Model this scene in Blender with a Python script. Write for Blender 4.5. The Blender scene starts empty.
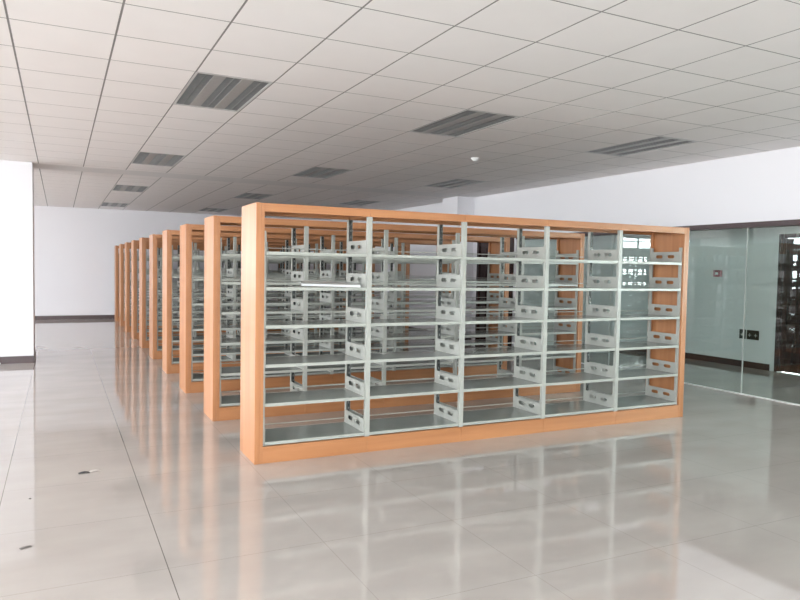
import bpy, bmesh, math, random
from mathutils import Vector, Matrix
random.seed(7)
scn = bpy.context.scene
COL = scn.collection
PI = math.pi

# ------------------------------------------------------------------ materials
def new_mat(name):
    m = bpy.data.materials.new(name); m.use_nodes = True
    nt = m.node_tree; return m, nt, nt.nodes['Principled BSDF']
def plain(name, col, rough=0.5, metal=0.0, spec=0.5, noise=0.0, nscale=6.0, bump=0.0):
    m, nt, b = new_mat(name)
    b.inputs['Roughness'].default_value = rough
    b.inputs['Metallic'].default_value = metal
    b.inputs['Specular IOR Level'].default_value = spec
    tc = nt.nodes.new('ShaderNodeTexCoord'); n = nt.nodes.new('ShaderNodeTexNoise')
    n.inputs['Scale'].default_value = nscale; n.inputs['Detail'].default_value = 4
    nt.links.new(tc.outputs['Object'], n.inputs['Vector'])
    r = nt.nodes.new('ShaderNodeValToRGB')
    a = [max(0, c*(1-noise)) for c in col]; z = [min(1, c*(1+noise)) for c in col]
    r.color_ramp.elements[0].position = .3; r.color_ramp.elements[1].position = .7
    r.color_ramp.elements[0].color = (*a, 1); r.color_ramp.elements[1].color = (*z, 1)
    nt.links.new(n.outputs['Fac'], r.inputs['Fac']); nt.links.new(r.outputs['Color'], b.inputs['Base Color'])
    if bump:
        bp = nt.nodes.new('ShaderNodeBump'); bp.inputs['Strength'].default_value = bump
        bp.inputs['Distance'].default_value = .01
        nt.links.new(n.outputs['Fac'], bp.inputs['Height']); nt.links.new(bp.outputs['Normal'], b.inputs['Normal'])
    return m
def wood(name, c1, c2, scale, rough=0.38):
    m, nt, b = new_mat(name)
    tc = nt.nodes.new('ShaderNodeTexCoord'); mp = nt.nodes.new('ShaderNodeMapping')
    mp.inputs['Scale'].default_value = scale
    nt.links.new(tc.outputs['Object'], mp.inputs['Vector'])
    n = nt.nodes.new('ShaderNodeTexNoise'); n.inputs['Scale'].default_value = 1; n.inputs['Detail'].default_value = 6
    n.inputs['Distortion'].default_value = .6
    nt.links.new(mp.outputs['Vector'], n.inputs['Vector'])
    r = nt.nodes.new('ShaderNodeValToRGB')
    r.color_ramp.elements[0].position = .32; r.color_ramp.elements[1].position = .68
    r.color_ramp.elements[0].color = (*c1, 1); r.color_ramp.elements[1].color = (*c2, 1)
    nt.links.new(n.outputs['Fac'], r.inputs['Fac']); nt.links.new(r.outputs['Color'], b.inputs['Base Color'])
    b.inputs['Roughness'].default_value = rough
    return m
def glass(name, tint, ior=1.5, rough=0.0):
    m = bpy.data.materials.new(name); m.use_nodes = True; nt = m.node_tree; nt.nodes.clear()
    o = nt.nodes.new('ShaderNodeOutputMaterial'); mx = nt.nodes.new('ShaderNodeMixShader')
    t = nt.nodes.new('ShaderNodeBsdfTransparent'); t.inputs[0].default_value = (*tint, 1)
    g = nt.nodes.new('ShaderNodeBsdfGlossy'); g.inputs['Roughness'].default_value = rough
    f = nt.nodes.new('ShaderNodeFresnel'); 
    ge = nt.nodes.new('ShaderNodeNewGeometry'); mr = nt.nodes.new('ShaderNodeMapRange')
    mr.inputs['To Min'].default_value = ior; mr.inputs['To Max'].default_value = 1/ior
    nt.links.new(ge.outputs['Backfacing'], mr.inputs['Value']); nt.links.new(mr.outputs[0], f.inputs['IOR'])
    nt.links.new(f.outputs[0], mx.inputs[0]); nt.links.new(t.outputs[0], mx.inputs[1]); nt.links.new(g.outputs[0], mx.inputs[2])
    nt.links.new(mx.outputs[0], o.inputs[0])
    return m
def floor_mat():
    m, nt, b = new_mat('polished_floor_tile')
    N, L = nt.nodes, nt.links
    tc = N.new('ShaderNodeTexCoord'); sx = N.new('ShaderNodeSeparateXYZ'); L.new(tc.outputs['Object'], sx.inputs[0])
    def line(sock, off, half):
        a = N.new('ShaderNodeMath'); a.operation = 'ADD'; a.inputs[1].default_value = -off + 80.6*1; L.new(sock, a.inputs[0])
        md = N.new('ShaderNodeMath'); md.operation = 'MODULO'; md.inputs[1].default_value = .806; L.new(a.outputs[0], md.inputs[0])
        s = N.new('ShaderNodeMath'); s.operation = 'SUBTRACT'; s.inputs[1].default_value = .403; L.new(md.outputs[0], s.inputs[0])
        ab = N.new('ShaderNodeMath'); ab.operation = 'ABSOLUTE'; L.new(s.outputs[0], ab.inputs[0])
        g = N.new('ShaderNodeMath'); g.operation = 'GREATER_THAN'; g.inputs[1].default_value = .403-half; L.new(ab.outputs[0], g.inputs[0])
        return g.outputs[0]
    lx = line(sx.outputs[0], -.025, .0024); ly = line(sx.outputs[1], .03, .0012)
    n = N.new('ShaderNodeTexNoise'); n.inputs['Scale'].default_value = 1.3; n.inputs['Detail'].default_value = 7
    mp = N.new('ShaderNodeMapping'); mp.inputs['Scale'].default_value = (1, 2.2, 1); L.new(tc.outputs['Object'], mp.inputs[0]); L.new(mp.outputs[0], n.inputs['Vector'])
    r = N.new('ShaderNodeValToRGB'); r.color_ramp.elements[0].position = .3; r.color_ramp.elements[1].position = .7
    r.color_ramp.elements[0].color = (*FLOOR_A, 1); r.color_ramp.elements[1].color = (*FLOOR_B, 1)
    L.new(n.outputs['Fac'], r.inputs['Fac'])
    def mix(fac, a, colr, k):
        mm = N.new('ShaderNodeMath'); mm.operation = 'MULTIPLY'; mm.inputs[1].default_value = k; L.new(fac, mm.inputs[0])
        x = N.new('ShaderNodeMix'); x.data_type = 'RGBA'; L.new(mm.outputs[0], x.inputs['Factor'])
        L.new(a, x.inputs['A']); x.inputs['B'].default_value = (*colr, 1); return x.outputs['Result']
    # dirt sits in the joints of the walked aisle, hardly in the others
    mk = N.new('ShaderNodeMapRange'); mk.inputs['From Min'].default_value = -.6; mk.inputs['From Max'].default_value = -.2
    mk.inputs['To Min'].default_value = 1; mk.inputs['To Max'].default_value = .28
    L.new(sx.outputs[0], mk.inputs['Value'])
    mlt = N.new('ShaderNodeMath'); mlt.operation = 'MULTIPLY'; L.new(lx, mlt.inputs[0]); L.new(mk.outputs[0], mlt.inputs[1]); lx = mlt.outputs[0]
    c = mix(lx, r.outputs['Color'], (.10, .09, .08), .8)
    c = mix(ly, c, (.2, .19, .18), .75)
    L.new(c, b.inputs['Base Color'])
    # fine waviness of the polished tiles
    n2 = N.new('ShaderNodeTexNoise'); n2.inputs['Scale'].default_value = 3.0; n2.inputs['Detail'].default_value = 2
    L.new(tc.outputs['Object'], n2.inputs['Vector'])
    bp = N.new('ShaderNodeBump'); bp.inputs['Strength'].default_value = .02; bp.inputs['Distance'].default_value = .02
    L.new(n2.outputs['Fac'], bp.inputs['Height']); L.new(bp.outputs[0], b.inputs['Normal'])
    b.inputs['Roughness'].default_value = FLOOR_ROUGH
    b.inputs['Specular IOR Level'].default_value = FLOOR_SPEC
    return m

FLOOR_A = (.435, .395, .37); FLOOR_B = (.495, .455, .425); FLOOR_ROUGH = .05; FLOOR_SPEC = 1.0
M = {}
M['wall'] = plain('white_wall_paint', (.74, .73, .76), .7, noise=.01, nscale=.6)
M['tile'] = plain('ceiling_tile_white', (.83, .805, .80), .8, noise=.012, nscale=3, bump=.02)
M['tbar'] = plain('ceiling_grid_grey', (.20, .195, .19), .6, noise=.03)
M['band'] = plain('plain_ceiling_band', (.74, .73, .73), .8, noise=.01)
M['roof'] = plain('concrete_roof', (.3, .3, .3), .9, noise=.05)
M['base'] = plain('dark_brown_skirting', (.045, .02, .02), .35, noise=.1)
M['floor'] = floor_mat()
W1, W2 = (.38, .158, .063), (.47, .21, .09)
M['wood_v'] = wood('beech_veneer_upright_grain', W1, W2, (14, 14, .8))
M['wood_h'] = wood('beech_veneer_level_grain', W1, W2, (.8, 14, 14))
M['metal'] = plain('painted_steel_pale_grey', (.37, .375, .34), .35, noise=.02, nscale=20)
M['shelf'] = plain('painted_steel_shelf', (.32, .34, .32), .13, noise=.05, nscale=4)
M['shade_grey'] = plain('shade_grey_steel', (.075, .078, .075), .35, metal=.3, noise=.15, nscale=25)  # dark tone imitates the shade inside the rear uprights
M['lip'] = plain('painted_steel_lip', (.37, .38, .34), .3, noise=.02, nscale=9)
M['loose'] = plain('painted_steel_loose_board', (.72, .74, .73), .25, noise=.02, nscale=9)
M['dwood'] = wood('dark_brown_door_wood', (.022, .008, .008), (.035, .014, .012), (20, 20, 1), .25)
M['glass'] = glass('greenish_partition_glass', (.87, .93, .90), 1.5)
M['wglass'] = glass('clear_window_glass', (.97, .98, .98), 1.3)
M['seal'] = plain('white_glass_sealant', (.5, .52, .50), .4, noise=.02)
M['sill'] = plain('pale_aluminium_sill', (.72, .72, .70), .3, noise=.03)
M['winframe'] = plain('grey_window_frame', (.30, .33, .33), .4, noise=.02)
M['lampframe'] = plain('lamp_white_enamel', (.55, .55, .55), .35, noise=.02)
M['alu'] = plain('lamp_brushed_aluminium', (.37, .37, .37), .4, metal=.1, noise=.05, nscale=30)
M['louvre'] = plain('lamp_louvre_grey', (.34, .34, .34), .35, metal=.5, noise=.05, nscale=30)
M['refl'] = plain('lamp_trough_grey', (.19, .19, .19), .45, metal=.3, noise=.04, nscale=30)
M['tube'] = plain('unlit_tube_glass', (.7, .7, .7), .25, noise=.01)
M['plastic'] = plain('white_plastic', (.85, .85, .84), .35, noise=.01)
M['red'] = plain('red_plastic', (.22, .015, .03), .35, noise=.05)
M['darkplate'] = plain('black_socket_plastic', (.02, .022, .02), .3, noise=.05)
M['paper'] = plain('pale_paper_scrap', (.55, .50, .47), .8, noise=.05, nscale=40)
M['tape'] = plain('dark_tape_scrap', (.03, .03, .035), .5, noise=.1, nscale=60)
M['greyscrap'] = plain('grey_scrap', (.16, .14, .13), .6, noise=.1, nscale=60)
M['brass'] = plain('door_handle_steel', (.6, .6, .58), .25, metal=.9, noise=.02)

# ------------------------------------------------------------------ helpers
def box(bm, x0, x1, y0, y1, z0, z1, mi=0, bevel=0):
    vs = [bm.verts.new((x, y, z)) for x in (x0, x1) for y in (y0, y1) for z in (z0, z1)]
    q = [(0, 1, 3, 2), (4, 6, 7, 5), (0, 4, 5, 1), (2, 3, 7, 6), (0, 2, 6, 4), (1, 5, 7, 3)]
    fs = [bm.faces.new([vs[i] for i in f]) for f in q]
    for f in fs: f.material_index = mi
    if bevel:
        es = list({e for f in fs for e in f.edges})
        r = bmesh.ops.bevel(bm, geom=es, offset=bevel, segments=2, profile=.6, affect='EDGES')
        for f in r['faces']: f.material_index = mi
def link(name, bm, mats, parent=None, loc=(0, 0, 0), smooth=False):
    me = bpy.data.meshes.new(name); bmesh.ops.recalc_face_normals(bm, faces=bm.faces)
    bm.to_mesh(me); bm.free()
    for m in (mats if isinstance(mats, (list, tuple)) else [mats]): me.materials.append(m)
    if smooth:
        for p in me.polygons: p.use_smooth = True
    o = bpy.data.objects.new(name, me); COL.objects.link(o); o.location = loc
    if parent: o.parent = parent
    return o
def boxes(name, lst, mats, parent=None, bevel=0, loc=(0, 0, 0)):
    bm = bmesh.new()
    for b in lst: box(bm, *b[:6], mi=(b[6] if len(b) > 6 else 0), bevel=bevel)
    return link(name, bm, mats, parent, loc)
def struct(name, lst, mats, bevel=0):
    o = boxes(name, lst, mats, None, bevel); o['kind'] = 'structure'; return o
def empty(name, loc=(0, 0, 0), rz=0):
    e = bpy.data.objects.new(name, None); COL.objects.link(e); e.location = loc; e.rotation_euler = (0, 0, rz)
    e.empty_display_size = .1; return e
def tag(o, label, cat, group=None):
    o['label'] = label; o['category'] = cat
    if group: o['group'] = group
    return o
def copy_tree(o, parent=None):
    c = o.copy(); COL.objects.link(c)
    if parent: c.parent = parent
    for ch in list(o.children): copy_tree(ch, c)
    return c
def put(src, parent, loc):
    c = copy_tree(src, parent); c.location = loc; return c

# ------------------------------------------------------------------ dimensions (metres)
HC = 2.956                     # ceiling height
XL, XG, XB = -10.0, 6.30, 8.60  # left wall, glass wall, wall behind the glass
YF, YB = -9.0, 15.15           # wall behind the camera, far wall
TOP = 3.25
GX0, GA, GY0, GB = -1.5764, .6040, -1.9977, .5985   # ceiling grid

# floor and roof
struct('floor', [(XL-.2, XB+.2, YF-.2, YB+.2, -.12, 0)], M['floor'])
struct('roof', [(XL-.2, XB+.2, YF-.2, YB+.2, TOP, TOP+.1)], M['roof'])

# ceiling: tiles in an open grid; lamp cells stay open
lamp_cells = []
for i in (2, 6, 10):
    for j in (-3, 4, 11, 18, 25):
        lamp_cells.append((i, j))
skip = {(i, j+d) for i, j in lamp_cells for d in (0, 1)}
BY0, BY1 = 6.56, 7.17          # plain band between the pillars
bm = bmesh.new()
for i in range(-15, 17):
    for j in range(-12, 29):
        if (i, j) in skip: continue
        x0, x1 = GX0+GA*i+.0065, GX0+GA*(i+1)-.0065
        y0, y1 = GY0+GB*j+.006, GY0+GB*(j+1)-.006
        x0 = max(x0, XL); x1 = min(x1, XB); y0 = max(y0, YF); y1 = min(y1, YB)
        if x1-x0 < .01: continue
        parts = [(y0, y1)]
        if y0 < BY1 and y1 > BY0:
            parts = [(y0, min(y1, BY0)), (max(y0, BY1), y1)]
        for a, b in parts:
            if b-a > .01: box(bm, x0, x1, a, b, HC, HC+.0008, 0)
        gx0, gx1, gy0, gy1 = max(XL, GX0+GA*i), min(XB, GX0+GA*(i+1)), max(YF, GY0+GB*j), min(YB, GY0+GB*(j+1))
        box(bm, gx0, gx1, gy0, gy1, HC+.0006, HC+.02, 1)
box(bm, XL, XG, BY0, BY1, HC-.001, HC+.008, 2)
o = link('ceiling', bm, [M['tile'], M['tbar'], M['band']]); o['kind'] = 'structure'

# ---- walls
def wall_x(name, x0, x1, y0, y1, holes, mat, z1=TOP):
    """wall slab in the plane X, holes = (ya, yb, za, zb)"""
    lst = []; y = y0
    for ya, yb, za, zb in sorted(holes):
        if ya > y: lst.append((x0, x1, y, ya, 0, z1))
        if za > 0: lst.append((x0, x1, ya, yb, 0, za))
        lst.append((x0, x1, ya, yb, zb, z1)); y = yb
    if y < y1: lst.append((x0, x1, y, y1, 0, z1))
    return struct(name, lst, mat)
WZ0, WZ1 = .95, 2.86
win_l = [(-8.4, -5.8), (-5.2, -2.6), (-2.0, .6), (1.2, 3.8), (4.6, 7.2), (8.0, 11.2)]
wall_x('wall_left', XL-.2, XL, YF-.2, YB, [(a, b, WZ0, WZ1) for a, b in win_l], M['wall'])
def wall_y(name, y0, y1, x0, x1, holes):
    lst = []; x = x0
    for a, b, za, zb in holes:
        lst += [(x, a, y0, y1, 0, TOP), (a, b, y0, y1, 0, za), (a, b, y0, y1, zb, TOP)]; x = b
    lst.append((x, x1, y0, y1, 0, TOP)); struct(name, lst, M['wall'])
win_b = [(-9.6, -7.9), (-7.5, -5.75)]
wall_y('wall_back', YB, YB+.2, XL-.2, XB+.2, [(a, b, WZ0, 2.9) for a, b in win_b])
DY0, DY1 = 5.46, 6.70          # far dark door in the right wall
FZ0, FZ1 = 2.066, 2.116        # dark beam above the glass
GYE = 5.40                     # far end of the glass partition
struct('wall_right', [(XG-.06, XG+.14, YF, DY0, FZ1, TOP), (XG-.06, XG+.14, DY0, DY1, 2.14, TOP),
                      (XG-.06, XG+.14, DY1, YB, 0, TOP), (XG-.06, XG+.14, GYE+.001, DY0, 0, FZ1)], M['wall'])
wall_x('wall_outer', XB, XB+.2, YF, YB, [(-6.5, -2.5, WZ0, 2.6), (.75, 1.86, 0, 2.12)], M['wall'])
struct('wall_partition', [(XG+.14, XB, GYE, GYE+.12, 0, TOP)], M['wall'])
win_f = [(-9.4, -7.0), (-6.2, -3.8), (-2.6, -.2)]
lst = []; x = XL-.2
for a, b in win_f:
    lst += [(x, a, YF-.2, YF, 0, TOP), (a, b, YF-.2, YF, 0, WZ0), (a, b, YF-.2, YF, WZ1, TOP)]; x = b
lst.append((x, XB+.2, YF-.2, YF, 0, TOP))
struct('wall_front', lst, M['wall'])
# left pillar with its skirting
struct('wall_pillar', [(-2.40, -1.655, 6.49, 7.16, 0, HC-.001)], M['wall'])
struct('wall_column', [(5.85, XG-.06, 6.87, 7.47, 0, HC-.001)], M['wall'])

# ---- windows
def window_x(n, ya, yb, za, zb, cols, transom):
    t = .05; x0, x1 = XL-.13, XL-.07
    l = [(x0, x1, ya, yb, za, za+t), (x0, x1, ya, yb, zb-t, zb)]
    for k in range(cols+1):
        y = ya+t/2+(yb-ya-t)*k/cols; l.append((x0, x1, y-t/2, y+t/2, za+t, zb-t))
    for k in range(cols):
        y_a = ya+t+(yb-ya-t)*k/cols; y_b = ya+(yb-ya-t)*(k+1)/cols
        for tz in transom: l.append((x0, x1, y_a, y_b, tz-.02, tz+.02))
    o = struct(f'window_{n}', l, M['winframe'])
    g = boxes('pane', [(XL-.102, XL-.098, ya+t, yb-t, za+t, zb-t)], M['wglass'], o)
n = 1
for a, b in win_l:
    window_x(n, a, b, WZ0, WZ1, 3, (2.25,))
    n += 1
def window_y(n, a, b, yc, za, zb, cols, transoms):
    t = .05; y0, y1 = yc-.03, yc+.03
    l = [(a, b, y0, y1, za, za+t), (a, b, y0, y1, zb-t, zb)]
    for k in range(cols+1):
        xx = a+t/2+(b-a-t)*k/cols; l.append((xx-t/2, xx+t/2, y0, y1, za+t, zb-t))
    for k in range(cols):
        for tz in transoms: l.append((a+t+(b-a-t)*k/cols, a+(b-a-t)*(k+1)/cols, y0, y1, tz-.02, tz+.02))
    o = struct(f'window_{n}', l, M['winframe'])
    boxes('pane', [(a+t, b-t, yc-.002, yc+.002, za+t, zb-t)], M['wglass'], o)
for a, b in win_f: window_y(n, a, b, YF-.1, WZ0, WZ1, 3, (2.25,)); n += 1
for a, b in win_b: window_y(n, a, b, YB+.1, WZ0, 2.9, 2, (1.5, 2.05, 2.72)); n += 1
# unseen window, added to light the room behind the glass
a, b, za, zb = -6.5, -2.5, WZ0, 2.6
o = struct(f'window_{n}', [(XB+.07, XB+.13, a, b, za, za+.05), (XB+.07, XB+.13, a, b, zb-.05, zb)] +
    [(XB+.07, XB+.13, a+.0+(b-a-.05)*k/4, a+.05+(b-a-.05)*k/4, za+.05, zb-.05) for k in range(5)], M['winframe'])
boxes('pane', [(XB+.098, XB+.102, a+.05, b-.05, za+.05, zb-.05)], M['wglass'], o)

# ---- skirtings
bh, bt = .10, .012
struct('baseboard_back', [(XL, XG-.06, YB-bt, YB, 0, bh)], M['base'])
struct('baseboard_left', [(XL, XL+bt, YF, YB-bt, 0, bh)], M['base'])
struct('baseboard_right', [(XG-.06-bt, XG-.06, 7.47, YB-bt, 0, bh)], M['base'])
struct('baseboard_outer', [(XB-bt, XB, 1.94, GYE, 0, bh), (XB-bt, XB, YF, .67, 0, bh)], M['base'])
struct('baseboard_pillar', [(-2.40-bt, -1.655+bt, 6.49-bt, 6.49, 0, .105), (-1.655, -1.655+bt, 6.49, 7.16, 0, .105),
                            (-2.40-bt, -2.40, 6.49, 7.16, 0, .105)], M['base'])
struct('baseboard_column', [(5.85-bt, XG-.06, 6.87-bt, 6.87, 0, bh), (5.85-bt, 5.85, 6.87, 7.47, 0, bh)], M['base'])

# ---- glass partition
struct('trim_1', [(XG-.07, XG+.15, YF, GYE, FZ0, FZ1)], M['base'], .004)        # dark beam
struct('trim_2', [(XG-.075, XG-.0585, YF, GYE+.05, FZ1-.012, FZ1+.012)], M['base'])
gl = boxes('window_20', [(XG-.005, XG+.005, YF, .676, .012, FZ0)], M['glass']); gl['kind'] = 'structure'
gl = boxes('window_21', [(XG-.005, XG+.005, .688, 2.99, .012, FZ0)], M['glass']); gl['kind'] = 'structure'
gl = boxes('window_22', [(XG-.005, XG+.005, 3.002, GYE-.02, .012, FZ0)], M['glass']); gl['kind'] = 'structure'
struct('trim_3', [(XG-.006, XG+.006, .676, .688, .012, FZ0), (XG-.006, XG+.006, 2.99, 3.002, .012, FZ0)], M['seal'])
struct('trim_4', [(XG-.018, XG+.018, YF, GYE-.02, 0, .012)], M['sill'])
struct('trim_5', [(XG-.03, XG+.03, GYE-.02, GYE+.0005, 0, FZ0)], M['base'])

# ---- doors
def panel_door(name, xf, y0, y1, ztop, leaves, thick=.045):
    """door seen from -X; xf = front face"""
    fr = .07
    o = struct(name, [(xf-.015, xf+.08, y0-fr*0, y0+fr, 0, ztop), (xf-.015, xf+.08, y1-fr, y1, 0, ztop),
                      (xf-.015, xf+.08, y0+fr, y1-fr, ztop-fr, ztop)], M['dwood'], .003)
    w = (y1-y0-2*fr)/leaves
    for k in range(leaves):
        a, b = y0+fr+w*k+.003, y0+fr+w*(k+1)-.003
        l = [(xf+.012, xf+.012+thick, a, b, .012, ztop-fr-.004)]
        h0, h1 = .12, ztop-fr-.12
        rows = 5; cols = 2
        ch = (h1-h0)/rows; cw = (b-a-.16)/cols
        for r in range(rows):
            for c in range(cols):
                l.append((xf, xf+.013, a+.08+cw*c+.025, a+.08+cw*(c+1)-.025, h0+ch*r+.03, h0+ch*(r+1)-.03))
        lf = boxes('door_leaf', l, M['dwood'], o, .004)
        boxes('door_handle', [(xf-.05, xf-.035, a+.05, a+.17, 1.0, 1.02), (xf-.035, xf+.012, a+.05, a+.065, 1.0, 1.02)], M['brass'], lf, .003)
    return o
panel_door('door_1', XB, .75, 1.86, 2.12, 1)
panel_door('door_2', XG-.06, DY0, DY1, 2.14, 2)
struct('trim_6', [(XB-.03, XB-.016, .77, 1.80, 0, .011)], M['sill'])    # pale strip added as the line of light under the door

# ------------------------------------------------------------------ double-sided steel library racks
T, W, H, S = .459, 4.5057, 1.962, 1.574
E = .036; BAY = (W-2*E)/5
PW = .040                       # upright width
KH = .128                       # plinth height
FH = .064                       # top board height
LEVELS = [.146, .440, .736, 1.032, 1.320, 1.588]
def slot(cy, cz, hl, r, n=6):
    pts = []
    for k in range(n+1):
        a = -PI/2 + PI*k/n; pts.append((cy+hl-r+math.cos(a)*r, cz+math.sin(a)*r))
    for k in range(n+1):
        a = PI/2 + PI*k/n; pts.append((cy-hl+r+math.cos(a)*r, cz+math.sin(a)*r))
    return pts
def side_plate():
    bm = bmesh.new()
    y0, y1, h = .022, T-.022, .112
    outer = [(y0, .0), (y1, .0), (y1, h-.012), (y1-.012, h), (y0+.012, h), (y0, h-.012)]
    loops = [outer, slot(T*.33, .062, .046, .017), slot(T*.67, .062, .046, .017)]
    edges = []
    for lp in loops:
        vs = [bm.verts.new((0, y, z)) for y, z in lp]
        for a in range(len(vs)): edges.append(bm.edges.new((vs[a], vs[(a+1) % len(vs)])))
    bmesh.ops.triangle_fill(bm, edges=edges, use_beauty=True, use_dissolve=False)
    fs = list(bm.faces)
    r = bmesh.ops.extrude_face_region(bm, geom=fs)
    bmesh.ops.translate(bm, vec=(.003, 0, 0), verts=[v for v in r['geom'] if isinstance(v, bmesh.types.BMVert)])
    return bm
def upright_bm(w, flip, top=None):
    """channel section, web on the outside of the rack"""
    bm = bmesh.new(); z0, z1 = KH, top or H-FH; t = .003; d = .032
    if not flip:
        box(bm, -w/2, w/2, 0, t, z0, z1); box(bm, -w/2, -w/2+t, t, d, z0, z1); box(bm, w/2-t, w/2, t, d, z0, z1)
    else:
        box(bm, -w/2, w/2, d-t, d, z0, z1)
        box(bm, -w/2, -w/2+t, 0, d-t, z0, z1); box(bm, w/2-t, w/2, 0, d-t, z0, z1)
    return bm
def shade_strip(parent):
    """slotted strip added on a rear upright; its dark colour stands for the shade inside"""
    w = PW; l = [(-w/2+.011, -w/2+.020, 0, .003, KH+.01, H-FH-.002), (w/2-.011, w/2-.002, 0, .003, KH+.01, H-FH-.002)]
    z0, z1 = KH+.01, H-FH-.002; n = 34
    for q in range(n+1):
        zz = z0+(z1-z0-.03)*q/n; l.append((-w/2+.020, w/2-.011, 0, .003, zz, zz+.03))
    return boxes('slotted_shade_strip', l, M['shade_grey'], parent)
def make_rack():
    root = empty('library_rack')
    # wooden ends: outer board plus two inner stiles
    for s in (0, 1):
        bm = bmesh.new(); x0 = 0 if s == 0 else W-E
        box(bm, x0, x0+E, 0, T, 0, H, bevel=.003)
        e = link('end_panel', bm, M['wood_v'], root)
        xs = (E, E+.029) if s == 0 else (W-E-.029, W-E)
        for ys in ((.0015, .03), (T-.03, T-.0015)):
            boxes('stile', [(xs[0], xs[1], ys[0], ys[1], 0, H-.002)], M['wood_v'], e, .002)
    # top boards and plinth boards, one per bay on each face
    first = {}
    for k in range(5):
        a = E+BAY*k + (.029 if k == 0 else .0008); b = E+BAY*(k+1) - (.029 if k == 4 else .0008)
        for y in (.003, T-.021):
            boxes('top_board', [(a, b, y, y+.018, H-FH, H-.002)], M['wood_h'], root, .0015)
            boxes('plinth_board', [(a, b, y, y+.018, 0, KH)], M['wood_h'], root, .0015)
    boxes('top_panel', [(E+.029, W-E-.029, .021, T-.021, H-.02, H-.004)], M['wood_h'], root)
    # uprights
    uf = ub = None
    for k in range(6):
        if 0 < k < 5:
            x = E+BAY*k; w = PW
            if uf is None:
                uf = link('upright', upright_bm(w, False), M['metal'], root, (x, .006, 0))
                ub = link('upright', upright_bm(w, True), M['metal'], root, (x, T-.038, 0)); shade_strip(ub)
            else:
                put(uf, root, (x, .006, 0)); put(ub, root, (x, T-.038, 0))
        else:
            w = .016; x = E+.029+w/2+.001 if k == 0 else W-E-.029-w/2-.001; tp = 1.756
            link('upright', upright_bm(w, False, tp), M['metal'], root, (x, .022, 0))
            link('upright', upright_bm(w, True, tp), M['metal'], root, (x, T-.054, 0))
    # shelves with side plates
    protos = {}
    for k in range(5):
        a = E+BAY*k + (PW/2+.001 if k else .047); b = E+BAY*(k+1) - (PW/2+.001 if k < 4 else .047)
        key = round(b-a, 3)
        for z in LEVELS:
            if key not in protos:
                L = b-a; bm = bmesh.new()
                box(bm, 0, L, .016, T-.016, .009, .012, 0)
                for y in (.012, T-.016):
                    box(bm, 0, L, y, y+.004, -.011, .013, 1)
                box(bm, 0, L, .06, .063, -.008, .009, 0); box(bm, 0, L, T-.063, T-.06, -.008, .009, 0)
                sh = link('shelf', bm, [M['shelf'], M['lip']], root, (a, 0, z))
                boxes('back_rail', [(.004, L-.004, T-.030, T-.026, .047, .055)], M['lip'], sh)
                p1 = link('side_plate', side_plate(), M['metal'], sh, (.0005, 0, .0125))
                p2 = p1.copy(); COL.objects.link(p2); p2.parent = sh; p2.location = (L-.0035, 0, .0125)
                protos[key] = sh
            else:
                put(protos[key], root, (a, 0, z))
    return root
rack = make_rack()
rack_labels = [
 'nearest long wooden-ended rack of empty grey steel shelves, its full length in view',
 'second library rack from the camera, directly behind the nearest one',
 'third library rack from the camera, between the second and fourth',
 'fourth library rack counted from the camera, wooden end fully visible in the aisle',
 'fifth library rack counted from the camera, halfway down the row',
 'sixth library rack counted from the camera, just beyond the middle of the row',
 'seventh library rack from the camera, fourth from the far white wall',
 'eighth library rack from the camera, third from the far white wall',
 'ninth library rack from the camera, last but one before the far white wall',
 'tenth and farthest library rack, closest to the far white wall']
for k in range(10):
    r = rack if k == 0 else copy_tree(rack)
    r.location = (0, S*k, 0)
    tag(r, rack_labels[k], 'bookshelf', 'empty library racks standing in parallel')

# loose shelf board lying askew on the fifth level of the nearest rack
lb = bmesh.new(); L = .47
box(lb, 0, L, 0, .13, .010, .013); box(lb, 0, L, 0, .003, -.005, .013); box(lb, 0, L, .127, .13, -.005, .013)
board = link('shelf_board', lb, M['loose'], None)
board.location = (.395, .13, LEVELS[4]+.0275)
board.rotation_euler = (math.radians(8), math.radians(1), math.radians(-13))
tag(board, 'loose pale steel board lying askew on a shelf of the nearest rack', 'shelf board')

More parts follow.
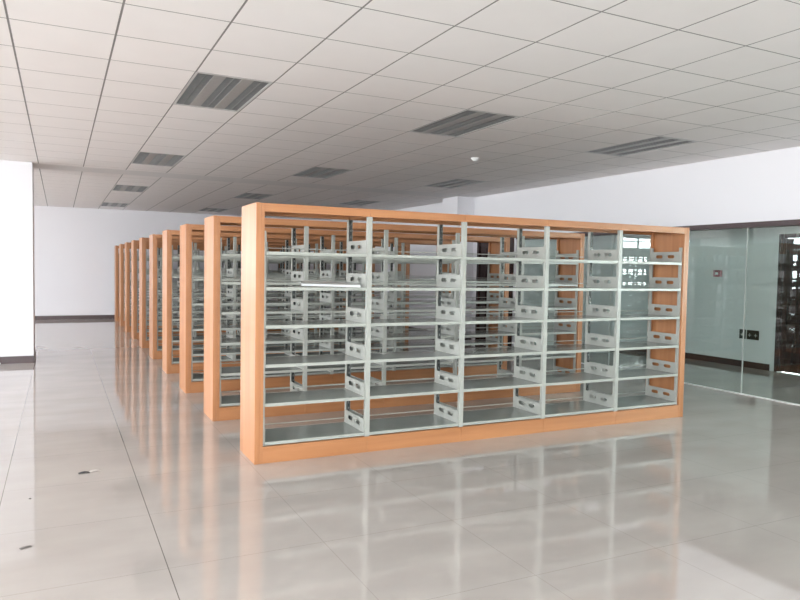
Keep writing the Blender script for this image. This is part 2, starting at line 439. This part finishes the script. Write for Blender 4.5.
# ------------------------------------------------------------------ recessed ceiling lamps
def make_lamp():
    root = empty('ceiling_lamp')
    w, l = GA-.012, 2*GB-.006
    cw = .125; gap = (w-.03-3*cw)/2
    x0 = .006+.015; ch = [(x0+k*(cw+gap), x0+k*(cw+gap)+cw) for k in range(3)]
    z = 0.0
    e = .03
    bm = bmesh.new()   # tray: rim and hidden housing
    box(bm, .006, ch[0][0], .003, .003+l, z, z+.012); box(bm, ch[2][1], .006+w, .003, .003+l, z, z+.012)
    box(bm, ch[0][0], ch[2][1], .003, .003+e, z, z+.012); box(bm, ch[0][0], ch[2][1], .003+l-e, .003+l, z, z+.012)
    box(bm, .0, GA, .0, 2*GB, .092, .10)
    box(bm, .0, .006, .0, 2*GB, .004, .092); box(bm, GA-.006, GA, .0, 2*GB, .004, .092)
    box(bm, .006, GA-.006, .0, .003, .004, .092); box(bm, .006, GA-.006, 2*GB-.003, 2*GB, .004, .092)
    link('frame', bm, M['lampframe'], root)
    for k in range(2):
        boxes('strip', [(ch[k][1], ch[k+1][0], .003+e, .003+l-e, z+.002, z+.010)], M['alu'], root)
    for k, (a, b) in enumerate(ch):
        bm = bmesh.new(); y0, y1 = .003+e, .003+l-e
        sec = [(a, .01), (a+.012, .055), (a+.035, .085), (b-.035, .085), (b-.012, .055), (b, .01)]
        va = [bm.verts.new((x, y0, zz)) for x, zz in sec]; vb = [bm.verts.new((x, y1, zz)) for x, zz in sec]
        for q in range(5): bm.faces.new((va[q], va[q+1], vb[q+1], vb[q]))
        bm.faces.new(va[::-1]); bm.faces.new(vb)
        rf = link('reflector', bm, M['refl'], root)
        bm = bmesh.new()
        bmesh.ops.create_cone(bm, cap_ends=True, segments=16, radius1=.013, radius2=.013, depth=l-2*e-.04,
            matrix=Matrix.Translation(((a+b)/2, (y0+y1)/2, .062)) @ Matrix.Rotation(PI/2, 4, 'X'))
        link('tube', bm, M['tube'], rf, smooth=True)
        bm = bmesh.new(); nb = 26
        for q in range(nb):
            y = y0+.01+(y1-y0-.02)*q/(nb-1)
            box(bm, a+.004, b-.004, y-.0012, y+.0012, .001, .034)
        box(bm, (a+b)/2-.001, (a+b)/2+.001, y0+.005, y1-.005, .001, .034)
        link('louvre', bm, M['louvre'], rf)
    return root
lamp_lab = {
 (2, 4): 'three-tube louvred ceiling lamp nearest the camera, above the left aisle',
 (2, 11): 'louvred ceiling lamp above the left aisle, second of its line',
 (2, 18): 'small distant ceiling lamp third in the line above the left aisle',
 (2, 25): 'farthest ceiling lamp above the left aisle, close to the far wall',
 (6, 4): 'louvred ceiling lamp above the middle of the nearest rack',
 (6, 11): 'louvred ceiling lamp above the middle racks, second of the centre line',
 (6, 18): 'distant ceiling lamp in the centre line, just above the end of the nearest rack',
 (6, 25): 'farthest ceiling lamp of the centre line, partly above the second rack end',
 (10, -3): 'ceiling lamp at the top right corner of the view',
 (10, 4): 'louvred ceiling lamp nearest the white wall above the glass partition',
 (10, 11): 'distant thin-looking ceiling lamp beside the white column on the right',
 (10, 18): 'ceiling lamp hardly seen above the top board of the nearest rack'}
lamp = None
for c in lamp_cells:
    if c not in lamp_lab:
        # unseen cells are closed with plain panels
        continue
    r = make_lamp() if lamp is None else copy_tree(lamp)
    lamp = lamp or r
    r.location = (GX0+GA*c[0], GY0+GB*c[1], HC)
    tag(r, lamp_lab[c], 'ceiling light', 'recessed three-tube ceiling lamps')
lst = []
for c in lamp_cells:
    if c not in lamp_lab:
        lst.append((GX0+GA*c[0], GX0+GA*(c[0]+1), GY0+GB*c[1], GY0+GB*(c[1]+2), HC+.001, HC+.02))
if lst: struct('trim_7', lst, M['tile'])

# smoke detector
det = empty('smoke_detector', (3.585, 2.68, HC))
bm = bmesh.new()
bmesh.ops.create_cone(bm, cap_ends=True, segments=32, radius1=.05, radius2=.055, depth=.018, matrix=Matrix.Translation((0, 0, -.009)))
link('base', bm, M['plastic'], det)
bm = bmesh.new()
bmesh.ops.create_cone(bm, cap_ends=True, segments=32, radius1=.026, radius2=.042, depth=.024, matrix=Matrix.Translation((0, 0, -.030)))
bmesh.ops.bevel(bm, geom=bm.edges[:], offset=.003, segments=2, affect='EDGES')
link('sensor_head', bm, M['plastic'], det)
tag(det, 'small round white smoke detector on the ceiling behind the centre lamp', 'smoke detector')

# ------------------------------------------------------------------ fittings on the wall behind the glass
fa = empty('fire_alarm_button', (XB, 2.93, 1.50))
boxes('housing', [(-.045, 0, -.072, .072, -.056, .056)], M['red'], fa, .006)
boxes('push_plate', [(-.049, -.045, -.026, .026, -.02, .02)], M['plastic'], fa, .001)
tag(fa, 'red fire alarm box with white push plate on the wall behind the glass', 'fire alarm')
def switch(y, w, lab, n):
    s = empty('wall_socket', (XB, y, .53))
    boxes('cover_plate', [(-.012, 0, -w/2, w/2, -.075, .075)], M['darkplate'], s, .003)
    for k in range(n):
        yy = -w/2 + w*(k+.5)/n
        boxes('socket_insert', [(-.0145, -.0118, yy-.028, yy+.028, -.010, -.003), (-.0145, -.0118, yy-.004, yy+.004, -.03, .022)], M['sill'], s)
    tag(s, lab, 'wall socket', 'black wall sockets behind the glass')
switch(2.43, .11, 'single black socket plate, left of the pair behind the glass', 1)
switch(2.245, .21, 'wide black double socket plate, right of the pair behind the glass', 2)

# ------------------------------------------------------------------ litter on the floor
def ribbon(pts, width, th=.0012):
    bm = bmesh.new(); prev = None
    for (x, y, z, a) in pts:
        dx, dy = -math.sin(a)*width/2, math.cos(a)*width/2
        c = [bm.verts.new((x-dx, y-dy, z)), bm.verts.new((x+dx, y+dy, z)), bm.verts.new((x+dx, y+dy, z+th)), bm.verts.new((x-dx, y-dy, z+th))]
        if prev:
            for q in range(4): bm.faces.new((prev[q], prev[(q+1) % 4], c[(q+1) % 4], c[q]))
        else: bm.faces.new(c[::-1])
        prev = c
    bm.faces.new(prev); return bm
sc = empty('paper_scrap', (-1.19, .26, 0))
link('dark_strip', ribbon([(0, 0, .001, .1), (.02, .002, .006, .15), (.045, .004, .009, .2), (.07, .010, .001, .3)], .035), M['tape'], sc)
link('pale_strip', ribbon([(.072, .01, .001, .2), (.09, .02, .005, .35), (.115, .03, .004, .3), (.14, .036, .001, .3)], .04), M['paper'], sc)
tag(sc, 'crumpled scrap of dark tape and pale paper on the aisle floor', 'litter')
o = link('tape_scrap', ribbon([(0, 0, .001, .35), (.018, .007, .004, .35), (.036, .013, .004, .35), (.052, .018, .001, .35)], .022), M['greyscrap'], None, (-1.495, -1.035, 0))
tag(o, 'short grey strip on the floor nearest the camera at left', 'litter')
bm = bmesh.new(); bmesh.ops.create_icosphere(bm, subdivisions=2, radius=.008)
for v in bm.verts: v.co *= random.uniform(.8, 1.2); v.co.z = max(v.co.z*.5, -.003)
o = link('pebble', bm, M['greyscrap'], None, (-1.477, -.193, .003))
tag(o, 'tiny dark pebble on the floor between the two scraps at left', 'litter')
bm = bmesh.new(); bmesh.ops.create_icosphere(bm, subdivisions=3, radius=.05)
for v in bm.verts:
    v.co *= random.uniform(.85, 1.1); v.co.z = max(v.co.z*.55, -.018)
o = link('crumpled_paper', bm, M['plastic'], None, (-2.13, 6.40, .018))
tag(o, 'crumpled white paper on the floor at the foot of the left pillar', 'litter')

# ------------------------------------------------------------------ light: overcast daylight through the windows
w = bpy.data.worlds.new('overcast_sky'); scn.world = w; w.use_nodes = True
nt = w.node_tree; bg = nt.nodes['Background']
tc = nt.nodes.new('ShaderNodeTexCoord'); sx = nt.nodes.new('ShaderNodeSeparateXYZ'); nt.links.new(tc.outputs['Generated'], sx.inputs[0])
rp = nt.nodes.new('ShaderNodeValToRGB'); mr = nt.nodes.new('ShaderNodeMapRange')
mr.inputs['From Min'].default_value = -1; mr.inputs['From Max'].default_value = 1
nt.links.new(sx.outputs[2], mr.inputs['Value']); nt.links.new(mr.outputs[0], rp.inputs['Fac'])
rp.color_ramp.elements[0].position = .44; rp.color_ramp.elements[0].color = (.62, .62, .60, 1)
rp.color_ramp.elements[1].position = .52; rp.color_ramp.elements[1].color = (.91, .955, 1.0, 1)
nt.links.new(rp.outputs['Color'], bg.inputs['Color']); bg.inputs['Strength'].default_value = 29.0
def portal(loc, rot, sx_, sy_):
    l = bpy.data.lights.new('window_portal', 'AREA'); l.shape = 'RECTANGLE'; l.size = sx_; l.size_y = sy_
    l.cycles.is_portal = True
    o = bpy.data.objects.new('window_portal', l); COL.objects.link(o); o.location = loc; o.rotation_euler = rot
for a, b in win_l:
    portal((XL-.03, (a+b)/2, (WZ0+WZ1)/2), (0, -PI/2, 0), WZ1-WZ0, b-a)
for a, b in win_b:
    portal(((a+b)/2, YB+.03, (WZ0+2.9)/2), (-PI/2, 0, 0), b-a, 2.9-WZ0)
portal((XB+.03, -4.5, 1.77), (0, PI/2, 0), 1.6, 4.0)
for a, b in win_f:
    portal(((a+b)/2, YF-.03, (WZ0+WZ1)/2), (PI/2, 0, 0), b-a, WZ1-WZ0)

# ------------------------------------------------------------------ camera
yaw, pitch, roll = .46, -.0455, .0172
def basis():
    cy, sy = math.cos(yaw), math.sin(yaw)
    f = Vector((sy*math.cos(pitch), cy*math.cos(pitch), math.sin(pitch)))
    r = Vector((cy, -sy, 0)); u = r.cross(f)
    return math.cos(roll)*r+math.sin(roll)*u, -math.sin(roll)*r+math.cos(roll)*u, f
r, u, f = basis()
cam = bpy.data.cameras.new('camera'); co = bpy.data.objects.new('camera', cam); COL.objects.link(co)
m3 = Matrix((r, u, -f)).transposed()
co.matrix_world = Matrix.Translation((-1.3027, -5.0438, 1.4893)) @ m3.to_4x4()
cam.sensor_width = 36; cam.lens = 687.53/800*36; cam.clip_start = .05; cam.clip_end = 200
scn.camera = co
vs = scn.view_settings
vs.view_transform = 'Standard'; vs.look = 'None'; vs.gamma = 1; vs.use_curve_mapping = False
vs.exposure = 0.0
scn.cycles.max_bounces = 12; scn.cycles.diffuse_bounces = 6; scn.cycles.transparent_max_bounces = 16
